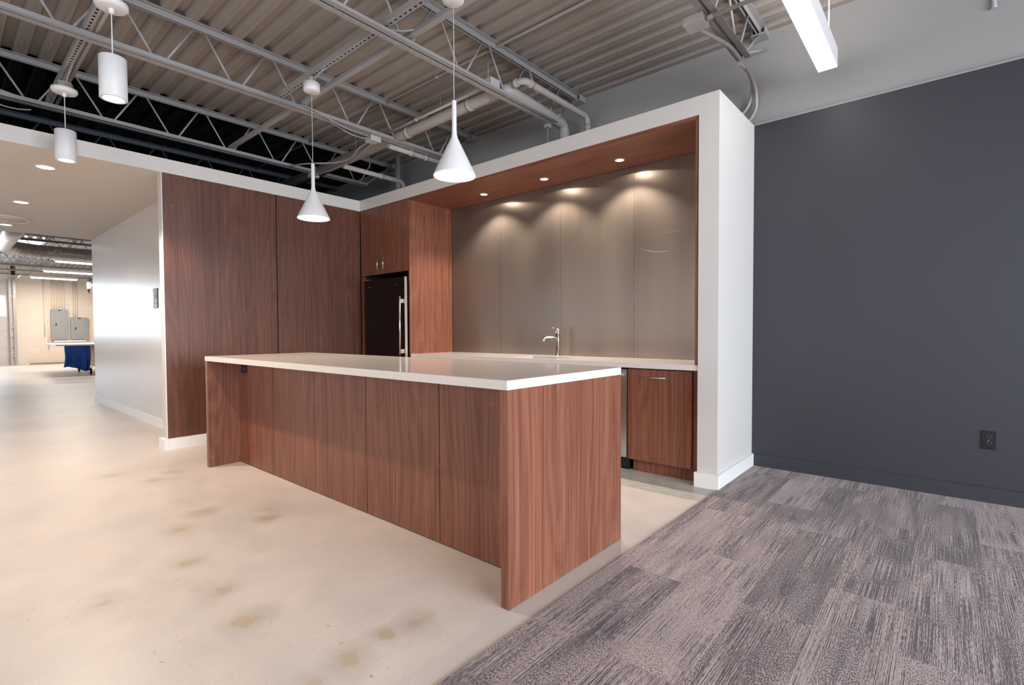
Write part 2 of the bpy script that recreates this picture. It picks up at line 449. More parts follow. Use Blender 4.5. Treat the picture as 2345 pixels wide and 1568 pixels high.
def window_frame(name, axis, pos, c0, c1, z0, z1, n):
    b = MB(); w = .05
    def bx(a0, a1, z0_, z1_):
        if axis == 'x': b.box(pos-.04, pos+.04, a0, a1, z0_, z1_)
        else: b.box(a0, a1, pos-.04, pos+.04, z0_, z1_)
    bx(c0, c1, z0, z0+w); bx(c0, c1, z1-w, z1)
    for i in range(n+1):
        x = c0 + (c1-c0)*i/n
        bx(max(c0, x-w/2), min(c1, x+w/2), z0+w, z1-w)
    struct(name, b, M['white_trim'])
window_frame('window_1', 'x', 4.55, -1.6, 3.4, .55, 2.75, 4)
window_frame('window_2', 'y', -4.55, -4.1, 2.9, .6, 2.8, 5)
window_frame('window_3', 'y', -4.55, -11.7, -6.7, .4, 2.8, 4)

# corrugated deck, flutes along x
prof = []; y = -4.6; zt = ZC + .040
while y < YU - .01:
    p = .160
    for dy, z in ((0, ZC), (.072, ZC), (.090, zt), (.142, zt)):
        yy = y + dy
        if yy <= YU: prof.append((yy, z))
    y += p
prof.append((YU, prof[-1][1]))
deck = MB().strip_extrude(prof, -6.015, 4.6)
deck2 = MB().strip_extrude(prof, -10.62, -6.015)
deck3 = MB().strip_extrude(prof, -24.84, -10.62)
# stiffening bead pressed in the middle of each low flute
y = -4.6
while y < YU - .1:
    deck.box(-6.015, 4.6, y+.034, y+.038, ZC-.002, ZC+.002); y += .160
struct('ceiling', deck, M['deck'])
struct('ceiling_over_hall', deck2, M['black'])  # same deck coloured black, standing in for the shade above the hall
struct('ceiling_workshop', deck3, M['deck'])
single('deck_topping', 'flat roof slab lying over the grey steel deck', 'roof', MB().box(-24.84, 4.6, -4.6, YU, 3.53, 3.6), M['deck'])['kind'] = 'structure'
bpy.data.objects['deck_topping'].name = 'ceiling_slab'

# white surround: right column, header and flat top
struct('wall_kitchen', MB().prism([(XN, 0), (XR, 0), (XR, ZT), (XL-.115, ZT), (XL-.115, 2.6135), (XN, 2.6135)], YF, YU-.002, 'y'), M['white'])
# left partition: its end and the walnut's backing
struct('wall_left', MB().box(XL-.115, XL-.016, 1.448, YF-.002, 0, 2.6133), M['white'])
struct('trim_2', MB().box(XL-.0158, XL-.0005, 1.4485, 1.4535, .102, 2.6130), M['white_trim'])
# dropped hall ceiling with the white fascia on its kitchen side
struct('ceiling_hall', MB().box(-10.5, XL, -1.75, YF-.001, 2.6137, ZT), M['soffit_white'])
struct('trim_4', MB().box(XL+.0002, XL+.0022, -1.75, YF-.001, 2.6130, ZT), M['white'])
struct('wall_hall', MB().box(-10.5, XL-.117, 1.742, 1.86, 0, 2.6135), M['hall_wall'])
struct('wall_hall_end', MB().box(-10.5, -10.38, 1.862, YU-.002, 0, 2.6135), M['white'])
struct('wall_hall_upper', MB().box(-10.62, -10.5, -4.6, YU-.001, ZT, 3.47), M['black'])  # black colour carries the darkness of the space above the hall ceiling
struct('added_dark_sheet', MB().box(-10.49, XL-.09, -1.74, YF-.12, ZT+.001, ZT+.02), M['black'])  # unseen black sheet added on the hall ceiling to soak up light above it
struct('baseboard_hall', MB().box(-10.5, XL-.14, 1.727, 1.741, 0, .105), M['white_trim'])
struct('baseboard_left', MB().box(XL-.111-.02, XL+.045, 1.411, 1.447, 0, .1016).box(XL+.0005, XL+.045, 1.4472, YF-.05, 0, .1016).box(XL-.131, XL-.1155, 1.4472, 1.726, 0, .1016), M['white_trim'], bevel=.002)
struct('baseboard_kitchen', MB().box(XN+.001-.012, XR+.020, YF-.036, YF-.0005, 0, .1016).box(XR+.0005, XR+.020, YF-.0003, YB-.001, 0, .1016), M['white_trim'], bevel=.002)

# ---------------------------------------------------------------- walnut cladding
single('wood_panel', 'tall walnut wall panel nearest the hall opening, left of the vertical seam', 'wall panel',
       MB().box(XL-.015, XL, 1.4545, 2.506, .1025, 2.611), M['wood_wall_a'], 'walnut panels on the left wall')
single('wood_panel', 'tall walnut wall panel between the vertical seam and the refrigerator corner', 'wall panel',
       MB().box(XL-.015, XL, 2.518, YF-.003, .1025, 2.611), M['wood_wall_b'], 'walnut panels on the left wall')
single('seam_strip', 'thin black recessed strip between the two walnut wall panels', 'strip',
       MB().box(XL-.0155, XL-.013, 2.5065, 2.5175, .1025, 2.611), M['black'])
single('soffit_panel', 'walnut board lining the niche ceiling above the steel backsplash', 'ceiling panel',
       MB().box(-4.598, XN-.0245, YF+.004, 4.20, ZN-.018, 2.6133), M['wood_soffit'])
single('liner_panel', 'narrow walnut board lining the right side of the kitchen niche', 'side panel',
       MB().box(XN-.024, XN-.007, YF+.004, 4.20, ZK+.001, 2.6133), M['wood_cab'])
single('reveal_strip', 'black shadow-gap strip between the walnut liner and the white column', 'strip',
       MB().box(XN-.0068, XN-.0003, YF+.006, 4.20, ZK+.001, 2.6133), M['black'])

# ---------------------------------------------------------------- backsplash sheets
edges = [-4.598, -3.790, -2.976, -2.163, XN-.0245]
lab = ['leftmost brushed steel backsplash sheet, in shade beside the walnut side panel',
       'second brushed steel backsplash sheet from the left, under the first spotlight pool',
       'third brushed steel backsplash sheet, directly behind the faucet and right of it',
       'rightmost brushed steel backsplash sheet with fine curved scratches']
for i in range(4):
    single('backsplash_sheet', lab[i], 'backsplash', MB().box(edges[i]+.001, edges[i+1]-.001, 4.2036, 4.2086, ZK+.001, ZN-.019), M['steel_sheet'], 'steel sheets behind the sink')
single('backsplash_backing', 'dark backing board behind the steel backsplash sheets', 'backing',
       MB().box(-4.598, XN-.022, 4.2090, 4.23, 0, ZN), M['black'])['kind'] = 'structure'
bpy.data.objects['backsplash_backing'].name = 'wall_niche'
sc = MB()
for (x0, z0, x1, z1, sag) in ((-1.930, 1.944, -1.734, 1.952, .008), (-2.140, 1.87, -1.83, 1.80, -.03)):
    sc.tube([(x0+(x1-x0)*t/10, 4.2034, z0+(z1-z0)*t/10 + sag*4*(t/10)*(1-t/10)) for t in range(11)], .0006, 4)
s_ = part('scratches', sc, M['brushed'], bpy.data.objects['backsplash_sheet.003'])

# ---------------------------------------------------------------- refrigerator bay
fc = thing('tall_cabinet', 'walnut cabinet with two doors above the built-in refrigerator', 'cabinet', (-5.1, 3.9, 0))
part('side_panel', MB().box(-4.619, -4.599, YF+.001, 4.20, 0, 2.606), M['wood_cab'], fc)
part('filler', MB().box(XL+.001, -5.520, YF+.010, YF+.03, 0, 1.795), M['wood_cab'], fc)
part('carcass', MB().box(XL+.002, -4.6195, YF+.023, 4.19, 1.80, 2.605).box(XL+.002, -4.6195, 4.18, 4.2, 0, 1.80).box(XL+.002, -5.53, YF+.031, 4.18, 0, 1.80), M['black'], fc)
for (x0, x1, hx) in ((XL+.015, -5.1245, -5.182), (-5.1215, -4.621, -5.062)):
    d = part('door', MB().box(x0, x1, YF+.001, YF+.021, 1.80, 2.604), M['wood_cab'], fc)
    part('handle', MB().tube([(hx, YF-.032, 1.842), (hx, YF-.032, 2.012)], .006, 12).tube([(hx, YF-.032, 1.873), (hx, YF+.001, 1.873)], .004, 8)
         .tube([(hx, YF-.032, 1.981), (hx, YF+.001, 1.981)], .004, 8), M['brushed'], d)
fr = thing('refrigerator', 'dark glossy built-in refrigerator with a tall steel bar handle', 'refrigerator', (-5.0, 3.8, 0))
part('cabinet', MB().box(-5.43, -4.66, 3.545, 4.15, .02, 1.735), M['black'], fr)
dr = part('door', MB().box(-5.415, -4.6245, 3.502, 3.537, .09, 1.728), M['fridge_front'], fr, .002)
part('edge_trim', MB().box(-4.6243, -4.6225, 3.502, 3.537, .09, 1.728), M['brushed'], fr)
part('handle', MB().tube([(-4.642, 3.447, .845), (-4.642, 3.447, 1.505)], .011, 14).box(-4.653, -4.631, 3.447, 3.5015, 1.43, 1.475).box(-4.653, -4.631, 3.447, 3.5015, .865, .91), M['brushed'], fr)
part('hinge_cover', MB().box(-5.41, -5.33, 3.505, 3.56, 1.7295, 1.740), M['brushed'], fr)
part('grille', MB().box(-5.41, -4.66, 3.525, 3.544, .0, .085), M['black'], fr)
for (x, w_) in ((-5.30, .045), (-4.78, .06)):
    b_ = part('badge', MB().box(x-w_/2, x+w_/2, 3.4995, 3.5018, 1.632, 1.655), M['black_plastic'], fr)
part('badge_mark', MB().box(-5.315, -5.288, 3.4985, 3.4994, 1.641, 1.647), M['brushed'], fr)
part('badge_mark', MB().box(-4.757, -4.752, 3.4985, 3.4994, 1.636, 1.652), M['brushed'], fr)

# ---------------------------------------------------------------- island
isl = thing('island', 'long walnut kitchen island base with recessed front panels', 'island', (-2.95, 1.92, 0))
IX0, IX1, IY0, IY1 = -4.610, -1.296, 1.469, 2.378
ZS = ZG - TK
part('end_panel', MB().box(IX0, IX0+.041, IY0+.002, IY1-.002, .002, ZS-.0005), M['wood_island'], isl, .0012)
part('end_panel', MB().box(IX1-.041, IX1, IY0+.002, IY1-.002, .002, ZS-.0005), M['wood_island_end'], isl, .0012)
part('carcass', MB().box(IX0+.042, IX1-.042, 1.735, IY1-.03, .012, ZS-.001), M['black'], isl)
js = [IX0+.042, -3.917, -3.286, -2.654, -1.986, IX1-.042]
for i in range(5):
    part('front_panel', MB().box(js[i]+(.0005 if i == 0 else .0030), js[i+1]-(.0005 if i == 4 else .0030), 1.715, 1.7345, .006, ZS-.002), M['wood_island'], isl, .0006)
for i in range(5):
    d = part('door', MB().box(js[i]+.002, js[i+1]-.002, IY1-.029, IY1-.010, .10, ZS-.004), M['wood_island'], isl, .0006)
    xm = (js[i]+js[i+1])/2
    part('handle', MB().tube([(xm-.08, IY1+.022, .80), (xm+.08, IY1+.022, .80)], .006, 10).tube([(xm-.05, IY1+.022, .80), (xm-.05, IY1-.011, .80)], .004, 8)
         .tube([(xm+.05, IY1+.022, .80), (xm+.05, IY1-.011, .80)], .004, 8), M['brushed'], d)
ct = MB().box(IX0, IX1, IY0, IY1, ZS, ZG)
single('island_countertop', 'pale speckled quartz slab topping the walnut island', 'countertop', ct, M['quartz'], bevel=.0022)

def outlet(name, label, cx, cz, yface, horizontal, m_=M['black_plastic']):
    """duplex receptacle on a wall facing -y"""
    t = thing(name, label, 'outlet', (cx, yface, cz))
    def P(u, v): return (cx+v, cz+u) if horizontal else (cx+u, cz+v)
    def bx(b, u0, u1, v0, v1, y0, y1):
        p, q = P(u0, v0), P(u1, v1)
        return b.box(min(p[0], q[0]), max(p[0], q[0]), y0, y1, min(p[1], q[1]), max(p[1], q[1]))
    part('cover_plate', bx(MB(), -.0355, .0355, -.058, .058, yface-.006, yface-.0003), m_, t, .002)
    for sv in (-.0195, .0195):
        b = MB()
        p = P(0, sv)
        b.lathe((p[0], yface-.0085, p[1]), [(.0168, .0024), (.0168, -.0010), (.0155, -.0018)], 28, axis='y', cap1=True)
        rc = part('receptacle', b, M['outlet_face'], t)
        s = MB()
        bx(s, -.0085, -.0055, sv-.004, sv+.006, yface-.0106, yface-.0100); bx(s, .0055, .0085, sv-.004, sv+.006, yface-.0106, yface-.0100)
        bx(s, -.002, .002, sv-.0095, sv-.006, yface-.0106, yface-.0100)
        part('slots', s, M['black'], rc)
    p = P(0, 0)
    part('screw', MB().lathe((p[0], yface-.0075, p[1]), [(.003, .0014), (.003, 0)], 12, axis='y', cap1=True), M['brushed'], t)
    return t
M['outlet_face'] = paint('outlet_face', rgb(46, 46, 54), .14, var=.02)
outlet('wall_outlet', 'black duplex outlet on the charcoal wall at right', .207, .402, YB, False)
outlet('island_outlet', 'black outlet under the island overhang near its left end', -4.449, .803, 1.715, True)

# ---------------------------------------------------------------- sink run
sx0, sx1, sy0, sy1 = -3.145, -2.655, 3.63, 3.955
kc = MB()
kx0, kx1, ky0, ky1 = -4.598, XN-.001, 3.564, 4.2033
kz0, kz1 = ZK-TK, ZK
for (a, b_, c, d) in ((kx0, sx0, ky0, ky1), (sx1, kx1, ky0, ky1), (sx0, sx1, ky0, sy0), (sx0, sx1, sy1, ky1)):
    kc.box(a, b_, c, d, kz0, kz1)
bmesh.ops.remove_doubles(kc.b, verts=kc.b.verts, dist=1e-5)
single('sink_countertop', 'pale quartz worktop along the steel backsplash, with sink cutout', 'countertop', kc, M['quartz'])
sk = MB()
o = .006
x0, x1, y0, y1, zt_, zb = sx0-o, sx1+o, sy0-o, sy1+o, kz0-.001, kz0-.19
sk.quad((x0,y0,zt_),(x1,y0,zt_),(x1,y0,zb),(x0,y0,zb)).quad((x1,y0,zt_),(x1,y1,zt_),(x1,y1,zb),(x1,y0,zb)).quad((x1,y1,zt_),(x0,y1,zt_),(x0,y1,zb),(x1,y1,zb)).quad((x0,y1,zt_),(x0,y0,zt_),(x0,y0,zb),(x0,y1,zb)).quad((x0,y0,zb),(x1,y0,zb),(x1,y1,zb),(x0,y1,zb))
sk.box(x0-.02, x0, y0-.02, y1+.02, zt_-.002, zt_).box(x1, x1+.02, y0-.02, y1+.02, zt_-.002, zt_)
sink = thing('sink', 'undermount steel sink basin below the quartz cutout', 'sink', ((x0+x1)/2, (y0+y1)/2, zb))
part('basin', sk, M['brushed'], sink)
part('drain', MB().lathe(((x0+x1)/2, (y0+y1)/2, zb+.001), [(.045, 0), (.04, .003), (.0, .001)], 24), M['chrome'], sink)
fa = thing('faucet', 'chrome single-post faucet with short spout behind the sink', 'faucet', (-2.926, 4.08, ZK))
part('body', MB().lathe((-2.926, 4.08, ZK), [(.027, 0.0), (.027, .004), (.0215, .0045), (.0215, .225), (.0205, .2255), (.0205, .227), (.0215, .2275), (.0215, .286), (.020, .288)], 32, cap0=True, cap1=True), M['chrome'], fa)
part('spout', MB().tube([(-2.926, 4.08, 1.046), (-2.96, 4.035, 1.046), (-2.99, 3.995, 1.045), (-3.002, 3.979, 1.043), (-3.010, 3.968, 1.034), (-3.013, 3.964, 1.020), (-3.013, 3.964, 1.004)], [.0095,.0095,.0095,.0105,.0125,.0125,.0125], 16), M['chrome'], fa)
part('lever', MB().tube([(-2.94, 4.065, 1.136), (-2.972, 4.035, 1.139)], .003, 10), M['chrome'], fa)

yc = 3.594   # cabinet fronts
cab = thing('base_cabinet', 'walnut pull-out base cabinet right of the dishwasher', 'cabinet', (-1.62, 3.9, 0))
cd = part('door', MB().box(-1.902, -1.392, yc, yc+.020, .095, kz0-.012), M['wood_cab'], cab, .001)
part('handle', MB().tube([(-1.742, yc-.030, .749), (-1.578, yc-.030, .749)], .006, 12).tube([(-1.715, yc-.030, .749), (-1.715, yc+.001, .749)], .004, 8).tube([(-1.605, yc-.030, .749), (-1.605, yc+.001, .749)], .004, 8), M['brushed'], cd)
part('carcass', MB().box(-1.905, XN-.003, yc+.032, 4.19, .10, kz0-.001), M['wood_cab'], cab)
part('filler', MB().box(-1.388, XN-.003, yc+.021, yc+.031, .092, kz0-.002), M['wood_cab'], cab)
part('toe_kick', MB().box(-1.872, XN-.006, yc+.040, yc+.060, .001, .099), M['wood_cab'], cab)
dw = thing('dishwasher', 'stainless dishwasher mostly hidden behind the island corner', 'dishwasher', (-2.22, 3.9, 0))
part('body', MB().box(-2.51, -1.908, yc+.0185, 4.15, .02, kz0-.004), M['black'], dw)
dd_ = part('door', MB().box(-2.508, -1.911, yc-.002, yc+.018, .10, kz0-.018), M['brushed'], dw, .002)
part('handle', MB().tube([(-2.46, yc-.045, .755), (-1.945, yc-.045, .755)], .010, 12).box(-1.975, -1.955, yc-.045, yc-.002, .745, .765).box(-2.45, -2.43, yc-.045, yc-.002, .745, .765), M['brushed'], dd_)
part('kick_plate', MB().box(-2.50, -1.906, yc+.030, yc+.05, .0, .098), M['black'], dw)
# sink base and the unit left of it (behind the island)
sb = thing('sink_cabinet', 'walnut apron panel and cabinet under the sink', 'cabinet', (-3.1, 3.9, 0))
part('apron', MB().box(-3.68, -2.512, yc, yc+.02, .62, kz0-.012), M['wood_cab'], sb)
part('back_panel', MB().box(-3.68, -2.512, 4.10, 4.12, .0, .60), M['wood_cab'], sb)
part('side_panel', MB().box(-3.70, -3.682, yc, 4.12, .0, kz0-.003), M['wood_cab'], sb)
cb2 = thing('drawer_cabinet', 'walnut base cabinet beside the refrigerator side panel', 'cabinet', (-4.1, 3.9, 0))
part('carcass', MB().box(-4.595, -3.702, yc+.022, 4.19, .10, kz0-.001), M['wood_cab'], cb2)
for i in range(2):
    x0_ = -4.595+.4465*i
    d = part('door', MB().box(x0_+.002, x0_+.4445, yc, yc+.02, .10, kz0-.012), M['wood_cab'], cb2)
    xm = x0_+.22
    part('handle', MB().tube([(xm-.08, yc-.03, .749), (xm+.08, yc-.03, .749)], .006, 10).tube([(xm-.05, yc-.03, .749), (xm-.05, yc+.001, .749)], .004, 8).tube([(xm+.05, yc-.03, .749), (xm+.05, yc+.001, .749)], .004, 8), M['brushed'], d)
part('toe_kick', MB().box(-4.595, -3.702, yc+.05, yc+.07, .001, .099), M['wood_cab'], cb2)

# ---------------------------------------------------------------- recessed downlights
def spot(name, loc, power, color, angle=100, blend=.5, radius=.03, aim=(0, 0, 0)):
    l = bpy.data.lights.new(name, 'SPOT'); l.energy = power; l.color = color; l.spot_size = math.radians(angle); l.spot_blend = blend
    l.shadow_soft_size = radius
    o = bpy.data.objects.new(name, l); COL.objects.link(o); o.location = loc; o.rotation_euler = aim
    return o
def downlight(loc, label, r, group, lens, trim, power, angle, blend, color, wide=0):
    x, y, z = loc
    t = thing('downlight', label, 'downlight', loc, group)
    part('trim_ring', MB().lathe(loc, [(r*.72, -.0005), (r*.73, -.0045), (r*.97, -.0035), (r, -.0005)], 36), trim, t)
    part('lens', MB().lathe(loc, [(r*.72, -.0022), (r*.35, -.0030), (.0005, -.0032)], 36), lens, t)
    spot('downlight_beam', (x, y, z-.02), power, color, angle, blend, r*.5)
    if wide: spot('downlight_spill', (x, y, z-.006), wide, color, 158, .04, .006)
    return t
zn = ZN-.018
for x, d in ((-3.815, 'leftmost niche downlight, nearest the walnut side panel'), (-2.996, 'middle niche downlight above the faucet'), (-2.175, 'rightmost niche downlight, nearest the white column')):
    downlight((x, 3.958, zn), 'small recessed spot, ' + d, .047, 'downlights in the walnut niche ceiling', M['lamp_warm'], M['box_paint'], 95, 117, .55, (1, .89, .78), 2.2)
for i, x in enumerate((-6.20, -8.05, -9.86)):
    downlight((x, .717, 2.6133), ['round hall ceiling light just left of the smaller-looking cylinder lamp', 'middle round hall ceiling light at the left edge', 'farthest round hall ceiling light, beside the large flush diffuser'][i], .085, 'downlights in the hall ceiling', M['lamp_warm'], M['soffit_white'], 26, 130, .6, WARM2)
sp = thing('ceiling_diffuser', 'large round flush diffuser in the hall ceiling at the left edge', 'diffuser', (-9.36, .62, 2.6133))
part('rim', MB().lathe((-9.36, .62, 2.6133), [(.30, 0), (.30, -.012), (.27, -.016), (.265, 0)], 48), M['soffit_white'], sp)
part('plate', MB().lathe((-9.36, .62, 2.6133), [(.25, 0), (.25, -.010), (.0005, -.012)], 48), M['soffit_white'], sp)

# ---------------------------------------------------------------- pendants
def cone_pendant(x, y, label):
    t = thing('cone_pendant', label, 'pendant lamp', (x, y, 2.0), 'white cone pendants over the island')
    outer = [(.0135, .427), (.0135, .262), (.0150, .238), (.0215, .214), (.0400, .176), (.0820, .089), (.1200, .010), (.1225, .0)]
    inner = [(.1195, .001), (.1170, .010), (.0790, .089), (.0370, .173)]
    part('shade', MB().lathe((x, y, 2.0), [(.0005, .429), (.0125, .429)]+outer+inner, 56), M['white_lamp'], t)
    part('diffuser', MB().lathe((x, y, 2.0), [(.1168, .006), (.06, .010), (.0005, .011)], 48), M['lamp_cone'], t)
    part('cord', MB().tube([(x, y, 2.985), (x+.003, y-.002, 2.86), (x+.002, y, 2.7), (x-.002, y+.001, 2.55), (x, y, 2.43)], .0022, 8), M['cord'], t)
    part('canopy', MB().lathe((x, y, 2.985), [(.0005, 0), (.052, 0), (.060, .005), (.062, .012), (.062, .066), (.0005, .066)], 40), M['white_lamp'], t)
    part('junction_box', MB().lathe((x-.012, y+.004, 3.052), [(.036, 0), (.036, .045), (.0005, .045)], 8, smooth=False), M['galv'], t)
    spot('cone_pendant_beam', (x, y, 1.995), 10, WARM2, 150, .8, .10)
    return t
cone_pendant(-2.160, 2.0, 'white cone pendant over the island, right one with its rim against the niche header')
cone_pendant(-3.790, 2.0, 'white cone pendant over the island, left one hanging before the walnut wall')
def cylinder_pendant(x, y, ztop, zbot, label):
    t = thing('cylinder_pendant', label, 'pendant lamp', (x, y, zbot), 'white cylinder pendants by the hall')
    h = ztop-zbot; r = .0665
    part('shade', MB().lathe((x, y, zbot), [(.0005, h+.002), (r-.003, h), (r, h-.003), (r, .002), (r-.002, 0), (.052, 0), (.050, .004), (.046, .012)], 48), M['white_lamp'], t)
    part('lens', MB().lathe((x, y, zbot), [(.0455, .012), (.03, .016), (.0005, .017)], 36), M['lamp_warm'], t)
    part('stem', MB().tube([(x, y, ztop), (x, y, 2.965)], .0032, 10).lathe((x, y, ztop), [(.009, 0), (.006, .012)], 16), M['white_lamp'], t)
    part('canopy', MB().lathe((x, y, 2.965), [(.0005, 0), (.060, 0), (.075, .006), (.082, .018), (.082, .034), (.0005, .036)], 44).lathe((x, y, 2.945), [(.0005, -.004), (.011, -.004), (.014, .006), (.014, .022)], 20), M['white_lamp'], t)
    part('junction_box', MB().lathe((x, y, 3.0015), [(.055, 0), (.055, .045), (.0005, .045)], 8, smooth=False), M['galv'], t)
    spot('cylinder_pendant_beam', (x, y, zbot-.004), 130, WARM, 136, .35, .035)
    return t
cylinder_pendant(-3.655, .725, 2.690, 2.455, 'white cylinder pendant, the bigger-looking one nearer the island')
cylinder_pendant(-5.205, .725, 2.680, 2.450, 'white cylinder pendant, the smaller-looking one before the white fascia')

ll = thing('linear_pendant', 'long white linear light with glowing underside near the dark wall', 'linear light', (-.651, 2.9, 2.9))
part('housing', MB().box(-.709, -.593, 1.68, 4.100, 2.9035, 3.026), M['white_lamp'], ll, .001)
part('diffuser', MB().box(-.706, -.596, 1.683, 4.097, 2.899, 2.9034), M['lamp_linear'], ll)
part('suspension_cord', MB().tube([(-.60, 3.80, 3.026), (-.60, 3.80, 3.47)], .004, 8), M['cord'], ll)
part('suspension_cord', MB().tube([(-.65, 2.0, 3.026), (-.65, 2.0, 3.47)], .002, 8), M['cord'], ll)

area('linear_pendant_uplight', (-.651, 2.9, 3.030), (PI, 0, 0), .10, 2.3, 15, (1, .94, .88))

# ---------------------------------------------------------------- open-web joists
NODE0, PITCH = 1.15, .53
def joist(x, label, y0=-4.59, paint_='steel_paint'):
    t = thing('steel_joist', label, 'roof joist', (x, 0, 3.28), 'open-web joists under the deck')
    g = .010; w = .040
    b = MB()
    for s in (-1, 1):
        a0, a1 = sorted((x+s*g, x+s*(g+w))); v0, v1 = sorted((x+s*g, x+s*(g+.005)))
        b.box(a0, a1, y0, YU-.004, ZC-.006, ZC-.001); b.box(v0, v1, y0, YU-.004, ZC-.046, ZC-.0062)
    part('top_chord', b, M[paint_], t)
    b = MB()
    for s in (-1, 1):
        a0, a1 = sorted((x+s*g, x+s*(g+w))); v0, v1 = sorted((x+s*g, x+s*(g+.005)))
        b.box(a0, a1, y0, 3.95, 3.088, 3.093); b.box(v0, v1, y0, 3.95, 3.0932, 3.132)
    part('bottom_chord', b, M[paint_], t)
    b = MB(); zb, zt2 = 3.112, ZC-.028
    k0 = int(math.floor((y0-NODE0)/PITCH))+1
    ys = [NODE0+PITCH*k for k in range(k0, 6)]
    for yv in ys:
        b.tube([(x, yv-.035, zb), (x, yv-PITCH/2+.03, zt2)], .0085, 8)
        b.tube([(x, yv+.035, zb), (x, yv+PITCH/2-.03, zt2)], .0085, 8)
        b.tube([(x, yv-.036, zb), (x, yv, zb-.012), (x, yv+.036, zb)], .0085, 8)
    b.tube([(x, 3.93, zb), (x, YU-.07, zt2)], .0085, 8)
    part('web', b, M[paint_], t)
    b = MB()
    b.box(x-.055, x+.055, YU-.12, YU-.002, ZC-.060, ZC-.047).box(x-.05, x-.042, YU-.11, YU-.002, ZC-.0468, ZC-.0065).box(x+.042, x+.05, YU-.11, YU-.002, ZC-.0468, ZC-.0065)
    part('seat', b, M[paint_], t)
    return t
joist(-1.155, 'grey open-web joist nearest the linear light, with a junction box on it')
joist(-2.865, 'grey open-web joist passing above the right cone pendant')
joist(-4.400, 'grey open-web joist between the two cone pendants and the walnut corner')
joist(-6.015, 'grey open-web joist just behind the white fascia top, nearest the hall')
joist(-7.60, 'dim open-web joist in the dark beyond the hall fascia, nearer one', paint_='shaded_steel')
joist(-9.20, 'dim open-web joist in the dark beyond the hall fascia, farther one', paint_='shaded_steel')
for i, x in enumerate((-11.6, -13.2, -14.8, -16.4, -18.9, -20.6, -22.2, -23.8)):
    joist(x, 'workshop open-web joist seen through the hall, ' + ['nearest the hall ceiling edge', 'at the bend of the round duct', 'crossing behind the round duct', 'just before the skylights', 'just beyond the skylights', 'between the fluorescent strips', 'beside the farthest fluorescent strip', 'closest to the block wall'][i])

# ---------------------------------------------------------------- slotted channels, tubes, pipes overhead
def slotted(x0, x1, y, z, label, w=.041, h=.041, hole=.026, pitch=.051):
    t = thing('slotted_channel', label, 'strut channel', ((x0+x1)/2, y, z), 'slotted strut channels across the joists')
    b = MB(); a, c = y-w/2, y+w/2; s0, s1 = y-.0065, y+.0065
    x = x0
    while x + pitch <= x1:
        h0, h1 = x+(pitch-hole)/2, x+(pitch+hole)/2
        for q in (((x,a),(x+pitch,a),(x+pitch,s0),(x,s0)), ((x,s1),(x+pitch,s1),(x+pitch,c),(x,c)), ((x,s0),(h0,s0),(h0,s1),(x,s1)), ((h1,s0),(x+pitch,s0),(x+pitch,s1),(h1,s1))):
            b.quad(*[(p[0], p[1], z) for p in q])
        x += pitch
    b.quad((x0,a,z),(x,a,z),(x,a,z+h),(x0,a,z+h)); b.quad((x0,c,z),(x,c,z),(x,c,z+h),(x0,c,z+h))
    bmesh.ops.remove_doubles(b.b, verts=b.b.verts, dist=1e-5)
    o = part('channel', b, M['steel_paint'], t)
    sol = o.modifiers.new('wall', 'SOLIDIFY'); sol.thickness = .0025; sol.offset = 0
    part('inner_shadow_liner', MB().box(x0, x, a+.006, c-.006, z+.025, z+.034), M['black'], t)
    return t
slotted(-4.45, -1.10, 2.03, 3.134, 'grey slotted channel carrying the cone pendants, running over the joists')
slotted(-6.07, -2.80, .735, 3.134, 'grey slotted channel carrying the cylinder pendants at upper left')
single('square_tube', 'plain grey square tube running across the joists beside the cone pendants', 'tube', MB().box(-6.05, 1.5, 2.205, 2.245, 3.134, 3.174), M['steel_paint'], bevel=.004)

def rounded(pts, r=.08, n=6):
    out = [Vector(pts[0])]
    for i in range(1, len(pts)-1):
        p0, p1, p2 = Vector(pts[i-1]), Vector(pts[i]), Vector(pts[i+1])
        d0, d1 = (p0-p1), (p2-p1); rr = min(r, d0.length*.45, d1.length*.45)
        a, c = p1+d0.normalized()*rr, p1+d1.normalized()*rr
        for k in range(n+1):
            t = k/n; out.append(a*(1-t)**2 + p1*2*t*(1-t) + c*t*t)
    out.append(Vector(pts[-1])); return out
def pipe(name, label, cat, pts, r, bend=.08, mat='pipe_paint', group=None, couplers=()):
    if couplers:
        t = thing(name, label, cat, pts[0], group)
        part('run', MB().tube(rounded(pts, bend), r, 14), M[mat], t)
        for (c, ax) in couplers:
            c = Vector(c); a = Vector(ax)*.022
            part('coupling', MB().tube([c-a, c+a], r*(1.22 if r < .04 else 1.08), 14), M[mat], t)
        return t
    return single(name, label, cat, MB().tube(rounded(pts, bend), r, 14), M[mat], group)
pipe('conduit', 'thin conduit strapped tight under the deck, parallel to its ribs', 'conduit', [(-7.5, 3.12, 3.455), (3.5, 3.12, 3.455)], .013, couplers=[((-3.6, 3.12, 3.455), (1,0,0))])
pipe('conduit', 'grey conduit beside the channel that carries the cylinder pendants', 'conduit', [(-6.03, .785, 3.148), (-2.5, .785, 3.148)], .014)
pipe('water_pipe', 'slim grey pipe bending toward the back wall, then down behind the niche', 'pipe', [(-7.4, 3.29, 3.2), (-2.70, 3.29, 3.2), (-2.70, 4.27, 3.2), (-2.70, 4.27, 2.75)], .028, .07,
     couplers=[((-2.79, 3.29, 3.2), (1,0,0)), ((-2.70, 3.38, 3.2), (0,1,0)), ((-4.1, 3.29, 3.2), (1,0,0)), ((-2.70, 4.27, 3.10), (0,0,1))])
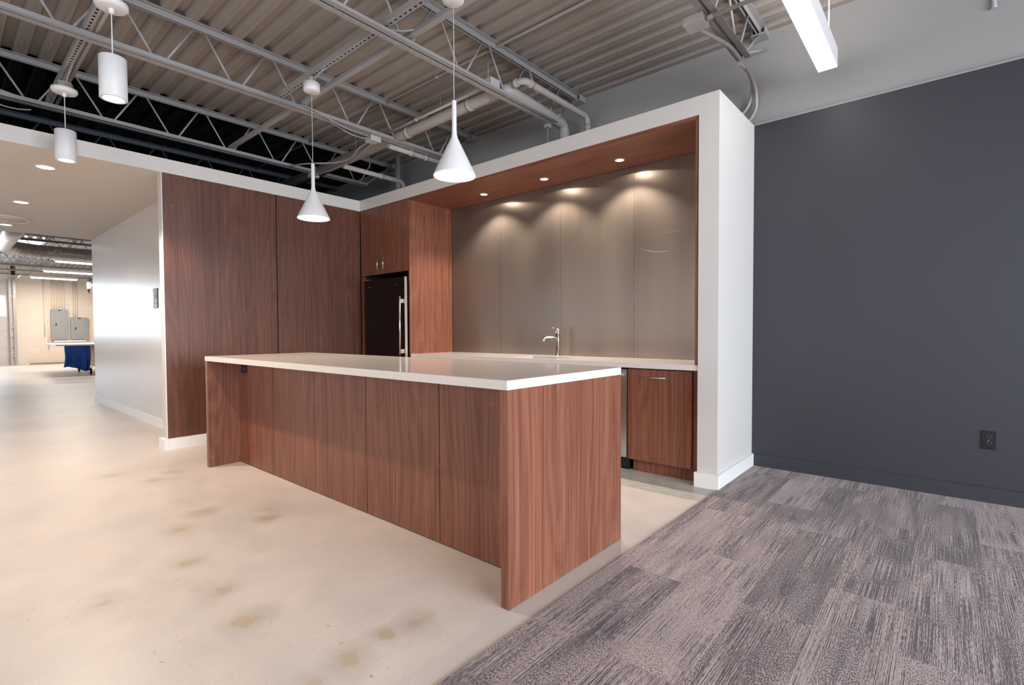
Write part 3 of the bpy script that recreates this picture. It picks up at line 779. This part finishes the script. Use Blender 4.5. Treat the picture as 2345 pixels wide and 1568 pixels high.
pipe('drain_pipe', 'thick grey insulated pipe behind the slim one, dropping behind the niche', 'pipe', [(-7.4, 3.25, 3.09), (-2.87, 3.25, 3.165), (-2.93, 4.20, 3.165), (-2.93, 4.20, 2.75)], .052, .09,
     couplers=[((-3.0, 3.25, 3.163), (1,0,0)), ((-3.3, 3.25, 3.158), (1,0,0)), ((-4.2, 3.25, 3.143), (1,0,0))])
pipe('conduit', 'thin conduit running above the thick insulated pipe', 'conduit', [(-4.62, 3.16, 3.165), (-2.955, 3.14, 3.185)], .013, couplers=[((-3.95, 3.152, 3.173), (1,0,0))])
pipe('branch_pipe', 'grey branch pipe running from the insulated pipe to the back wall, right one', 'pipe', [(-4.47, 3.20, 3.06), (-4.47, 3.62, 3.06), (-4.47, 4.39, 3.06)], .026, couplers=[((-4.47, 3.50, 3.06), (0,1,0)), ((-4.47, 3.7, 3.06), (0,1,0)), ((-4.47, 3.9, 3.06), (0,1,0))], group='branch pipes')
pipe('branch_pipe', 'grey branch pipe near the walnut corner, ending in a downward elbow', 'pipe', [(-5.35, 3.20, 3.04), (-5.35, 4.06, 3.04), (-5.35, 4.06, 2.76)], .028, couplers=[((-5.35, 3.72, 3.04), (0,1,0)), ((-5.35, 4.06, 2.96), (0,0,1))], group='branch pipes')
pipe('vent_pipe', 'dim vertical pipe behind the header near the walnut corner', 'pipe', [(-5.66, 4.20, 3.46), (-5.66, 4.20, 2.76)], .036)
# conduits around the junction box on the first joist
jb = thing('junction_box', 'large pale junction box on the joist nearest the linear light', 'junction box', (-1.235, 3.235, 3.05))
part('box', MB().box(-1.296, -1.176, 3.175, 3.295, 3.045, 3.086), M['box_paint'], jb, .004)
part('cover', MB().box(-1.300, -1.172, 3.171, 3.299, 3.036, 3.0445), M['box_paint'], jb, .003)
ko = MB()
for q in (-.034, 0, .034): ko.lathe((-1.236+q, 3.1745, 3.066), [(.012, 0), (.012, -.0015), (.010, -.0015), (.010, 0)], 18, axis='y')
part('knockouts', ko, M['box_paint'], jb)
pipe('conduit', 'pale conduit running from the junction box to the right', 'conduit', [(-1.17, 3.235, 3.062), (2.5, 3.235, 3.062)], .0125, couplers=[((-1.15, 3.235, 3.062), (1,0,0))])
pipe('conduit', 'curved conduit from the junction box, bending farther right before dropping behind the column', 'conduit',
     [(-1.245, 3.29, 3.060), (-1.240, 3.36, 3.064), (-1.195, 3.50, 3.060), (-1.160, 3.66, 3.062), (-1.160, 3.86, 3.062), (-1.160, 4.15, 3.05), (-1.178, 4.35, 3.00), (-1.186, 4.388, 2.885), (-1.228, 4.39, 2.81), (-1.31, 4.39, 2.752)], .0135, .12)
pipe('conduit', 'curved conduit from the joist end, dropping behind the column on the left side', 'conduit',
     [(-1.155, 3.86, 3.025), (-1.188, 4.20, 3.095), (-1.193, 4.31, 3.06), (-1.216, 4.375, 2.986), (-1.247, 4.38, 2.911), (-1.29, 4.385, 2.87), (-1.36, 4.385, 2.80)], .0135, .10)
pipe('brace_rod', 'short grey rod from the first joist end to the wall pocket', 'rod', [(-1.155, 3.93, 3.12), (-1.12, 4.40, 3.33)], .009)
jb2 = thing('junction_box', 'small grey junction box under the joist by the thick pipe', 'junction box', (-4.46, 3.0, 3.07))
part('box', MB().box(-4.515, -4.405, 2.945, 3.055, 3.040, 3.086), M['box_paint'], jb2, .003)
part('cover', MB().box(-4.404, -4.400, 2.94, 3.06, 3.034, 3.090), M['box_paint'], jb2)
jb3 = thing('junction_box', 'grey junction box above the joist end right of the cone pendants', 'junction box', (-2.90, 3.14, 3.17))
part('box', MB().box(-2.95, -2.86, 3.06, 3.17, 3.134, 3.20), M['box_paint'], jb3, .003)
jb4 = thing('junction_box', 'dim grey junction box on the joist near the walnut corner', 'junction box', (-6.0, 3.2, 3.06))
part('box', MB().box(-6.06, -5.98, 3.13, 3.24, 3.035, 3.085), M['box_paint'], jb4, .003)
def cable(label, pts, r=.006, mat='steel_paint'):
    P = [Vector(p) for p in pts]; out = []
    for i in range(len(P)-1):
        p0 = P[max(0, i-1)]; p1 = P[i]; p2 = P[i+1]; p3 = P[min(len(P)-1, i+2)]
        for k in range(8):
            t = k/8
            out.append(.5*((2*p1)+(-p0+p2)*t+(2*p0-5*p1+4*p2-p3)*t*t+(-p0+3*p1-3*p2+p3)*t**3))
    out.append(P[-1])
    return single('flexible_conduit', label, 'cable', MB().tube(out, r, 8), M[mat], 'flexible conduits on the steelwork')
cable('flexible conduit sagging along the middle joist into the small junction box', [(-4.44, 2.05, 3.13), (-4.45, 2.3, 3.125), (-4.43, 2.5, 3.09), (-4.45, 2.75, 3.045), (-4.47, 2.94, 3.06)])
cable('second flexible conduit dipping beside the middle joist', [(-4.38, 2.2, 3.13), (-4.35, 2.38, 3.10), (-4.37, 2.62, 3.055), (-4.42, 2.94, 3.07)])
cable('flexible conduit from the small junction box toward the walnut corner', [(-4.515, 3.0, 3.062), (-4.75, 3.02, 3.05), (-5.0, 3.08, 3.02), (-5.3, 3.05, 3.03), (-5.6, 2.9, 3.05), (-5.98, 2.85, 3.09)], .009)
cable('straight conduit from the small junction box toward the walnut corner', [(-4.515, 3.03, 3.050), (-5.0, 3.13, 3.035), (-5.5, 3.17, 3.035), (-5.98, 3.18, 3.06)], .009)
cable('ribbed flexible conduit crossing from the channel to the right joist', [(-2.90, 2.06, 3.15), (-2.82, 2.15, 3.145), (-2.76, 2.25, 3.185), (-2.72, 2.31, 3.21)])
cable('flexible conduit curling off the right joist at the top', [(-2.94, 1.2, 3.14), (-2.95, 1.5, 3.15), (-2.93, 1.62, 3.13), (-2.93, 1.75, 3.125)])
cable('whip conduit from the slotted channel into the left cone pendant box', [(-3.64, 2.03, 3.128), (-3.68, 2.01, 3.10), (-3.74, 2.0, 3.075)], .005)
cable('whip conduit from the slotted channel into the farther cylinder pendant box', [(-5.03, .75, 3.128), (-5.10, .74, 3.09), (-5.16, .73, 3.03)], .005)
cable('looped dark cable by the farthest visible joist at upper left', [(-6.04, -.2, 3.15), (-6.05, .2, 3.19), (-6.06, .40, 3.165), (-6.05, .6, 3.13)], .008)
cable('drooping dark cable below the joist at upper left', [(-6.06, .25, 3.11), (-6.08, .40, 3.05), (-6.07, .52, 3.035), (-6.05, .62, 3.05)], .006)
hr = single('hanger_rod', 'thin threaded rod hanging from the middle joist end behind the header', 'hanger rod', MB().tube([(-2.93, 3.93, 3.13), (-2.93, 3.93, 2.75)], .005, 8).box(-2.955, -2.905, 3.905, 3.955, 3.055, 3.087), M['steel_paint'])
hp = [(-2.93, 3.10, 'beside the slim pipe elbow'), (-3.72, 3.27, 'above the thick pipe at its middle'), (-4.47, 3.75, 'holding the right branch pipe'), (-5.35, 3.55, 'holding the branch pipe by the walnut corner'), (-5.2, 3.27, 'above the thick pipe near the walnut corner')]
for x, y_, d in hp:
    single('hanger_rod', 'thin grey threaded rod ' + d, 'hanger rod', MB().tube([(x, y_, 3.47), (x, y_, 3.216 if y_ == 3.27 else 3.10)], .004, 8), M['steel_paint'], 'threaded rods holding the pipes')
single('wall_conduit', 'short pale conduit stub coming down the grey wall at upper right', 'conduit', MB().tube([(.192, YU-.014, 3.47), (.192, YU-.014, 3.118)], .012, 12).lathe((.192, YU-.014, 3.11), [(.015, 0), (.015, .014)], 12, cap0=True), M['box_paint'])
# loose screws poking through the deck
random.seed(3)
sb_ = MB()
for k in range(90):
    x = random.uniform(-5.8, 0.2)
    if min(abs(x-q) for q in (-1.155, -2.865, -4.4, -6.015)) < .09: continue
    y_ = random.uniform(.3, 4.3)
    y_ = -4.6 + round((y_+4.6-.02)/.16)*.16 + .02
    sb_.tube([(x, y_, ZC), (x+random.uniform(-.004, .004), y_, ZC-random.uniform(.02, .045))], .0018, 5)
tag(part('deck_screws', sb_, M['steel_paint']), 'small screw tips poking down through the steel deck', 'screws', kind='stuff')

# ---------------------------------------------------------------- hall sign
sg = thing('restroom_sign', 'grey restroom sign with pictograms on the glossy hall wall', 'sign', (-7.03, 1.741, 1.51))
part('plate', MB().box(-7.115, -6.945, 1.733, 1.7415, 1.395, 1.630), M['sign_grey'], sg, .004)
# pictogram of a person and of a wheelchair user
pg = MB()
def pbox(b, u0, u1, v0, v1): return b.box(-7.03+u0, -7.03+u1, 1.7312, 1.7328, 1.51+v0, 1.51+v1)
pg.lathe((-7.065, 1.7312, 1.602), [(.010, .0016), (.010, 0), (.0003, 0)], 18, axis='y')
pbox(pg, -.048, -.022, .030, .080); pbox(pg, -.046, -.037, -.012, .030); pbox(pg, -.033, -.024, -.012, .030)
part('pictogram', pg, M['sign_white'], sg)
pg = MB()
pg.lathe((-6.998, 1.7312, 1.600), [(.008, .0016), (.008, 0), (.0003, 0)], 18, axis='y')
pg.lathe((-6.997, 1.7312, 1.528), [(.028, .0016), (.028, 0), (.021, 0), (.021, .0016)], 28, axis='y')
pbox(pg, .028, .036, .035, .078); pbox(pg, .030, .056, .033, .041); pbox(pg, .052, .060, .005, .038)
part('pictogram', pg, M['sign_white'], sg)
text('lettering', 'RESTROOM', .028, M['sign_white'], sg, (-7.03, 1.7325, 1.455), (PI/2, 0, 0))

# ---------------------------------------------------------------- workshop beyond the hall
XW = -24.84
wall_with_windows('wall_workshop', 'x', XW, -4.6, YU, [(-4.2, 1.80, 0, 3.0)], mat=M['block'], th=-.2)
gd = thing('garage_door', 'white sectional garage door with a bright pane at the far left', 'garage door', (XW, -1.27, 0))
for i in range(5):
    part('door_section', MB().box(XW-.06, XW-.02, -4.2, 1.79, .6*i+.004, .6*i+.596), M['white'], gd, .004)
for yy in (-3.5, -2.1, -.68, .68):
    f = part('window_frame', MB().box(XW-.019, XW-.008, yy, yy+1.08, 1.70, 2.46), M['white_trim'], gd)
    part('pane', MB().box(XW-.0075, XW-.004, yy+.05, yy+1.03, 1.76, 2.40), M['pane_glow'], f)
tr = thing('door_track', 'galvanised vertical track and rail beside the far garage door', 'door track', (XW+.05, 1.85, 0))
part('rail', MB().box(XW+.02, XW+.08, 1.815, 1.875, .0, 3.0).box(XW+.02, XW+.05, 1.92, 2.00, .0, 3.08), M['galv'], tr)
for z in (.3, .65, 1.0, 1.3, 2.4):
    part('bracket', MB().box(XW+.01, XW+.09, 1.80, 1.93, z, z+.04), M['galv'], tr)
part('overhead_rail', MB().tube([(XW+.1, 1.97, 3.0), (XW+.5, 2.02, 3.04), (XW+1.7, 2.02, 3.05)], .03, 8), M['galv'], tr)
part('motor', MB().box(XW+1.5, XW+1.8, 1.76, 1.86, 3.02, 3.36), M['black'], tr)
def epanel(y0, y1, z0, z1, label):
    t = thing('electrical_panel', label, 'electrical panel', (XW, (y0+y1)/2, z0), 'electrical panels on the far wall')
    part('box', MB().box(XW+.001, XW+.13, y0, y1, z0, z1), M['panel_grey'], t, .004)
    d = part('door', MB().box(XW+.131, XW+.138, y0+.10, y1-.08, z0+.06, z1-.06), M['panel_grey'], t, .002)
    part('latch', MB().box(XW+.139, XW+.15, y0+.12, y0+.15, (z0+z1)/2-.04, (z0+z1)/2+.05), M['black_plastic'], d)
    part('label_plate', MB().box(XW+.131, XW+.136, (y0+y1)/2-.04, (y0+y1)/2+.04, z1-.045, z1-.015), M['black_plastic'], t)
epanel(2.885, 3.365, .87, 1.985, 'taller grey electrical panel on the far block wall')
epanel(3.43, 3.935, .87, 1.70, 'shorter grey electrical panel on the far block wall')
single('wire_gutter', 'white horizontal wireway under the grey electrical panels', 'wireway', MB().box(XW+.001, XW+.10, 2.95, 3.87, .79, .855), M['white_trim'])
k = 0
names_c = ['first', 'second', 'third', 'fourth', 'fifth', 'sixth']
for y_ in (2.93, 3.0, 3.07, 3.14, 3.21, 3.28):
    single('wall_conduit', 'thin wall conduit rising from the taller electrical panel, %s from its left side' % names_c[k], 'conduit', MB().tube([(XW+.03, y_, 1.99), (XW+.03, y_, 3.2)], .011, 8), M['block'], 'conduits above the electrical panels'); k += 1
k = 0
for y_ in (3.52, 3.58, 3.64):
    single('wall_conduit', 'thin wall conduit rising from the shorter electrical panel, %s from its left side' % names_c[k], 'conduit', MB().tube([(XW+.03, y_, 1.71), (XW+.03, y_, 3.2)], .012, 8), M['block'], 'conduits above the electrical panels'); k += 1
single('wall_conduit', 'long wall conduit left of the taller electrical panel', 'conduit', MB().tube([(XW+.03, 2.72, .98), (XW+.03, 2.72, 3.2)], .014, 8), M['block'])
single('wall_conduit', 'short wall conduit ending low, just left of the taller electrical panel', 'conduit', MB().tube([(XW+.03, 2.82, .55), (XW+.03, 2.82, 1.58)], .018, 8), M['block'])
single('floor_batten', 'thin brown batten on the floor along the far wall', 'batten', MB().box(XW+.05, XW+.14, 2.3, 4.3, 0, .04), M['brown_trim'])

def strip(x, y0, y1, z, label):
    t = thing('fluorescent_strip', label, 'strip light', (x, (y0+y1)/2, z), 'fluorescent strips in the workshop')
    part('housing', MB().box(x-.06, x+.06, y0, y1, z+.03, z+.09), M['white_lamp'], t)
    for yh in (y0+.3, y1-.3):
        part('hanger', MB().tube([(x, yh, z+.09), (x, yh, ZC+.001)], .006, 6), M['steel_paint'], t)
    for s in (-.03, .03):
        part('tube', MB().tube([(x+s, y0+.03, z+.01), (x+s, y1-.03, z+.01)], .017, 10), M['tube_glow'], t)
    area('strip_light', (x, (y0+y1)/2, z-.02), (0, 0, 0), .1, y1-y0, 75, (1, .93, .84))
strip(-17.4, 2.13, 4.3, 2.95, 'nearest glowing fluorescent strip in the workshop, just below the duct')
strip(-20.4, 2.23, 4.3, 2.95, 'middle glowing fluorescent strip in the workshop')
strip(-23.0, 2.2, 3.42, 2.95, 'farthest, shorter fluorescent strip near the block wall')
for (y0, y1, d) in ((.6, 1.32, 'left one, cut by the picture edge'), (1.50, 1.99, 'right one, beside the duct bend')):
    t = thing('skylight', 'bright skylight between workshop joists, ' + d, 'skylight', (-17.8, (y0+y1)/2, 3.46), 'workshop skylights')
    part('frame', MB().box(-18.4, -18.36, y0, y1, 3.44, 3.473).box(-17.24, -17.2, y0, y1, 3.44, 3.473), M['white_trim'], t)
    part('pane', MB().box(-18.36, -17.24, y0, y1, 3.455, 3.468), M['sky_glow'], t)
# round duct with a bend
du = thing('round_duct', 'spiral galvanised duct bending under the workshop roof', 'duct', (-14.0, 1.5, 2.9))
R0 = .145; zc = 2.93
path = [(-10.75, 1.0, zc), (-12.8, 1.0, zc), (-14.5, 1.0, zc)]
for k in range(1, 9):
    a = k/8*PI/2
    path.append((-14.5-.8*math.sin(a), 1.0+.8*(1-math.cos(a)), zc))
path += [(-15.3, 2.4, zc), (-15.3, 4.35, zc)]
part('run', MB().tube(path, R0, 32), M['galv'], du)
for i, p in enumerate(path[1:-1]):
    a = (Vector(path[i+2])-Vector(path[i])).normalized()*.012
    part('seam_band', MB().tube([Vector(p)-a, Vector(p)+a], R0+.003, 32), M['galv'], du)
for y_ in (2.0, 2.2, 2.6, 2.8, 3.0, 3.2):
    part('seam_band', MB().tube([(-15.3, y_-.01, zc), (-15.3, y_+.01, zc)], R0+.003, 32), M['galv'], du)
part('access_tag', MB().box(-15.16, -15.145, 1.86, 1.98, zc-.04, zc+.05), M['box_paint'], du)
part('tag_mark', MB().lathe((-15.144, 1.92, zc+.005), [(.025, 0), (.0005, .002)], 16, axis='x'), M['orange'], du)
d2 = thing('supply_duct', 'open-ended round duct high on the far block wall', 'duct', (-22.0, 3.9, 2.75))
part('run', MB().tube([(-22.0, 3.55, 2.72), (-22.0, 4.41, 2.72)], .26, 28, caps=False), M['galv'], d2)
part('register', MB().box(-22.06, -21.70, 3.50, 3.56, 2.60, 2.82), M['white_lamp'], d2)
# cart with a covered lower deck
ctt = thing('work_cart', 'rolling wooden cart under the grey-topped table in the workshop', 'cart', (-18.2, 3.2, 0))
part('cabinet', MB().box(-18.9, -17.5, 2.90, 4.2, .20, .70), M['blond_wood'], ctt)
for (x, y_) in ((-17.45, 2.80), (-18.95, 2.78), (-17.45, 4.05), (-18.95, 4.05)):
    wl = part('caster', MB().lathe((x, y_-.02, .085), [(.03, 0), (.08, 0), (.085, .01), (.085, .03), (.08, .04), (.03, .04)], 24, axis='y', cap0=True, cap1=True), M['black_plastic'], ctt)
    part('fork', MB().box(x-.03, x+.03, y_-.03, y_-.021, .08, .20).box(x-.03, x+.03, y_+.021, y_+.03, .08, .20).box(x-.06, x+.06, y_-.05, y_+.05, .185, .2), M['galv'], wl)
part('tabletop', MB().prism([(-17.0, 2.06), (-17.0, 4.35), (-20.0, 4.35), (-20.0, 2.17)], .785, .82, 'z'), M['plastic_white'], ctt)
part('apron', MB().box(-19.0, -17.45, 2.90, 4.2, .701, .784), M['blond_wood'], ctt)
cl = MB(); nx, nz = 40, 14; g_ = []
for i in range(nx+1):
    row = []
    t = i/nx
    for j in range(nz+1):
        v = j/nz
        yy = 2.27+.52*t; xx = -17.36 + .05*math.sin(t*19+1.2*v)*v + .02*math.sin(t*41)*v
        zz = .778 - (.62 - .06*math.sin(t*5+.6) - .10*max(0, .3-t))*v
        row.append(cl.b.verts.new((xx, yy + .03*math.sin(v*4+t*7)*v, zz)))
    g_.append(row)
for i in range(nx):
    for j in range(nz):
        f = cl.b.faces.new((g_[i][j], g_[i+1][j], g_[i+1][j+1], g_[i][j+1])); f.smooth = True
cl2 = single('drape', 'blue cloth hanging over the front of the workshop cart', 'cloth', cl, M['blue_cloth'])
sdm = cl2.modifiers.new('thick', 'SOLIDIFY'); sdm.thickness = .012
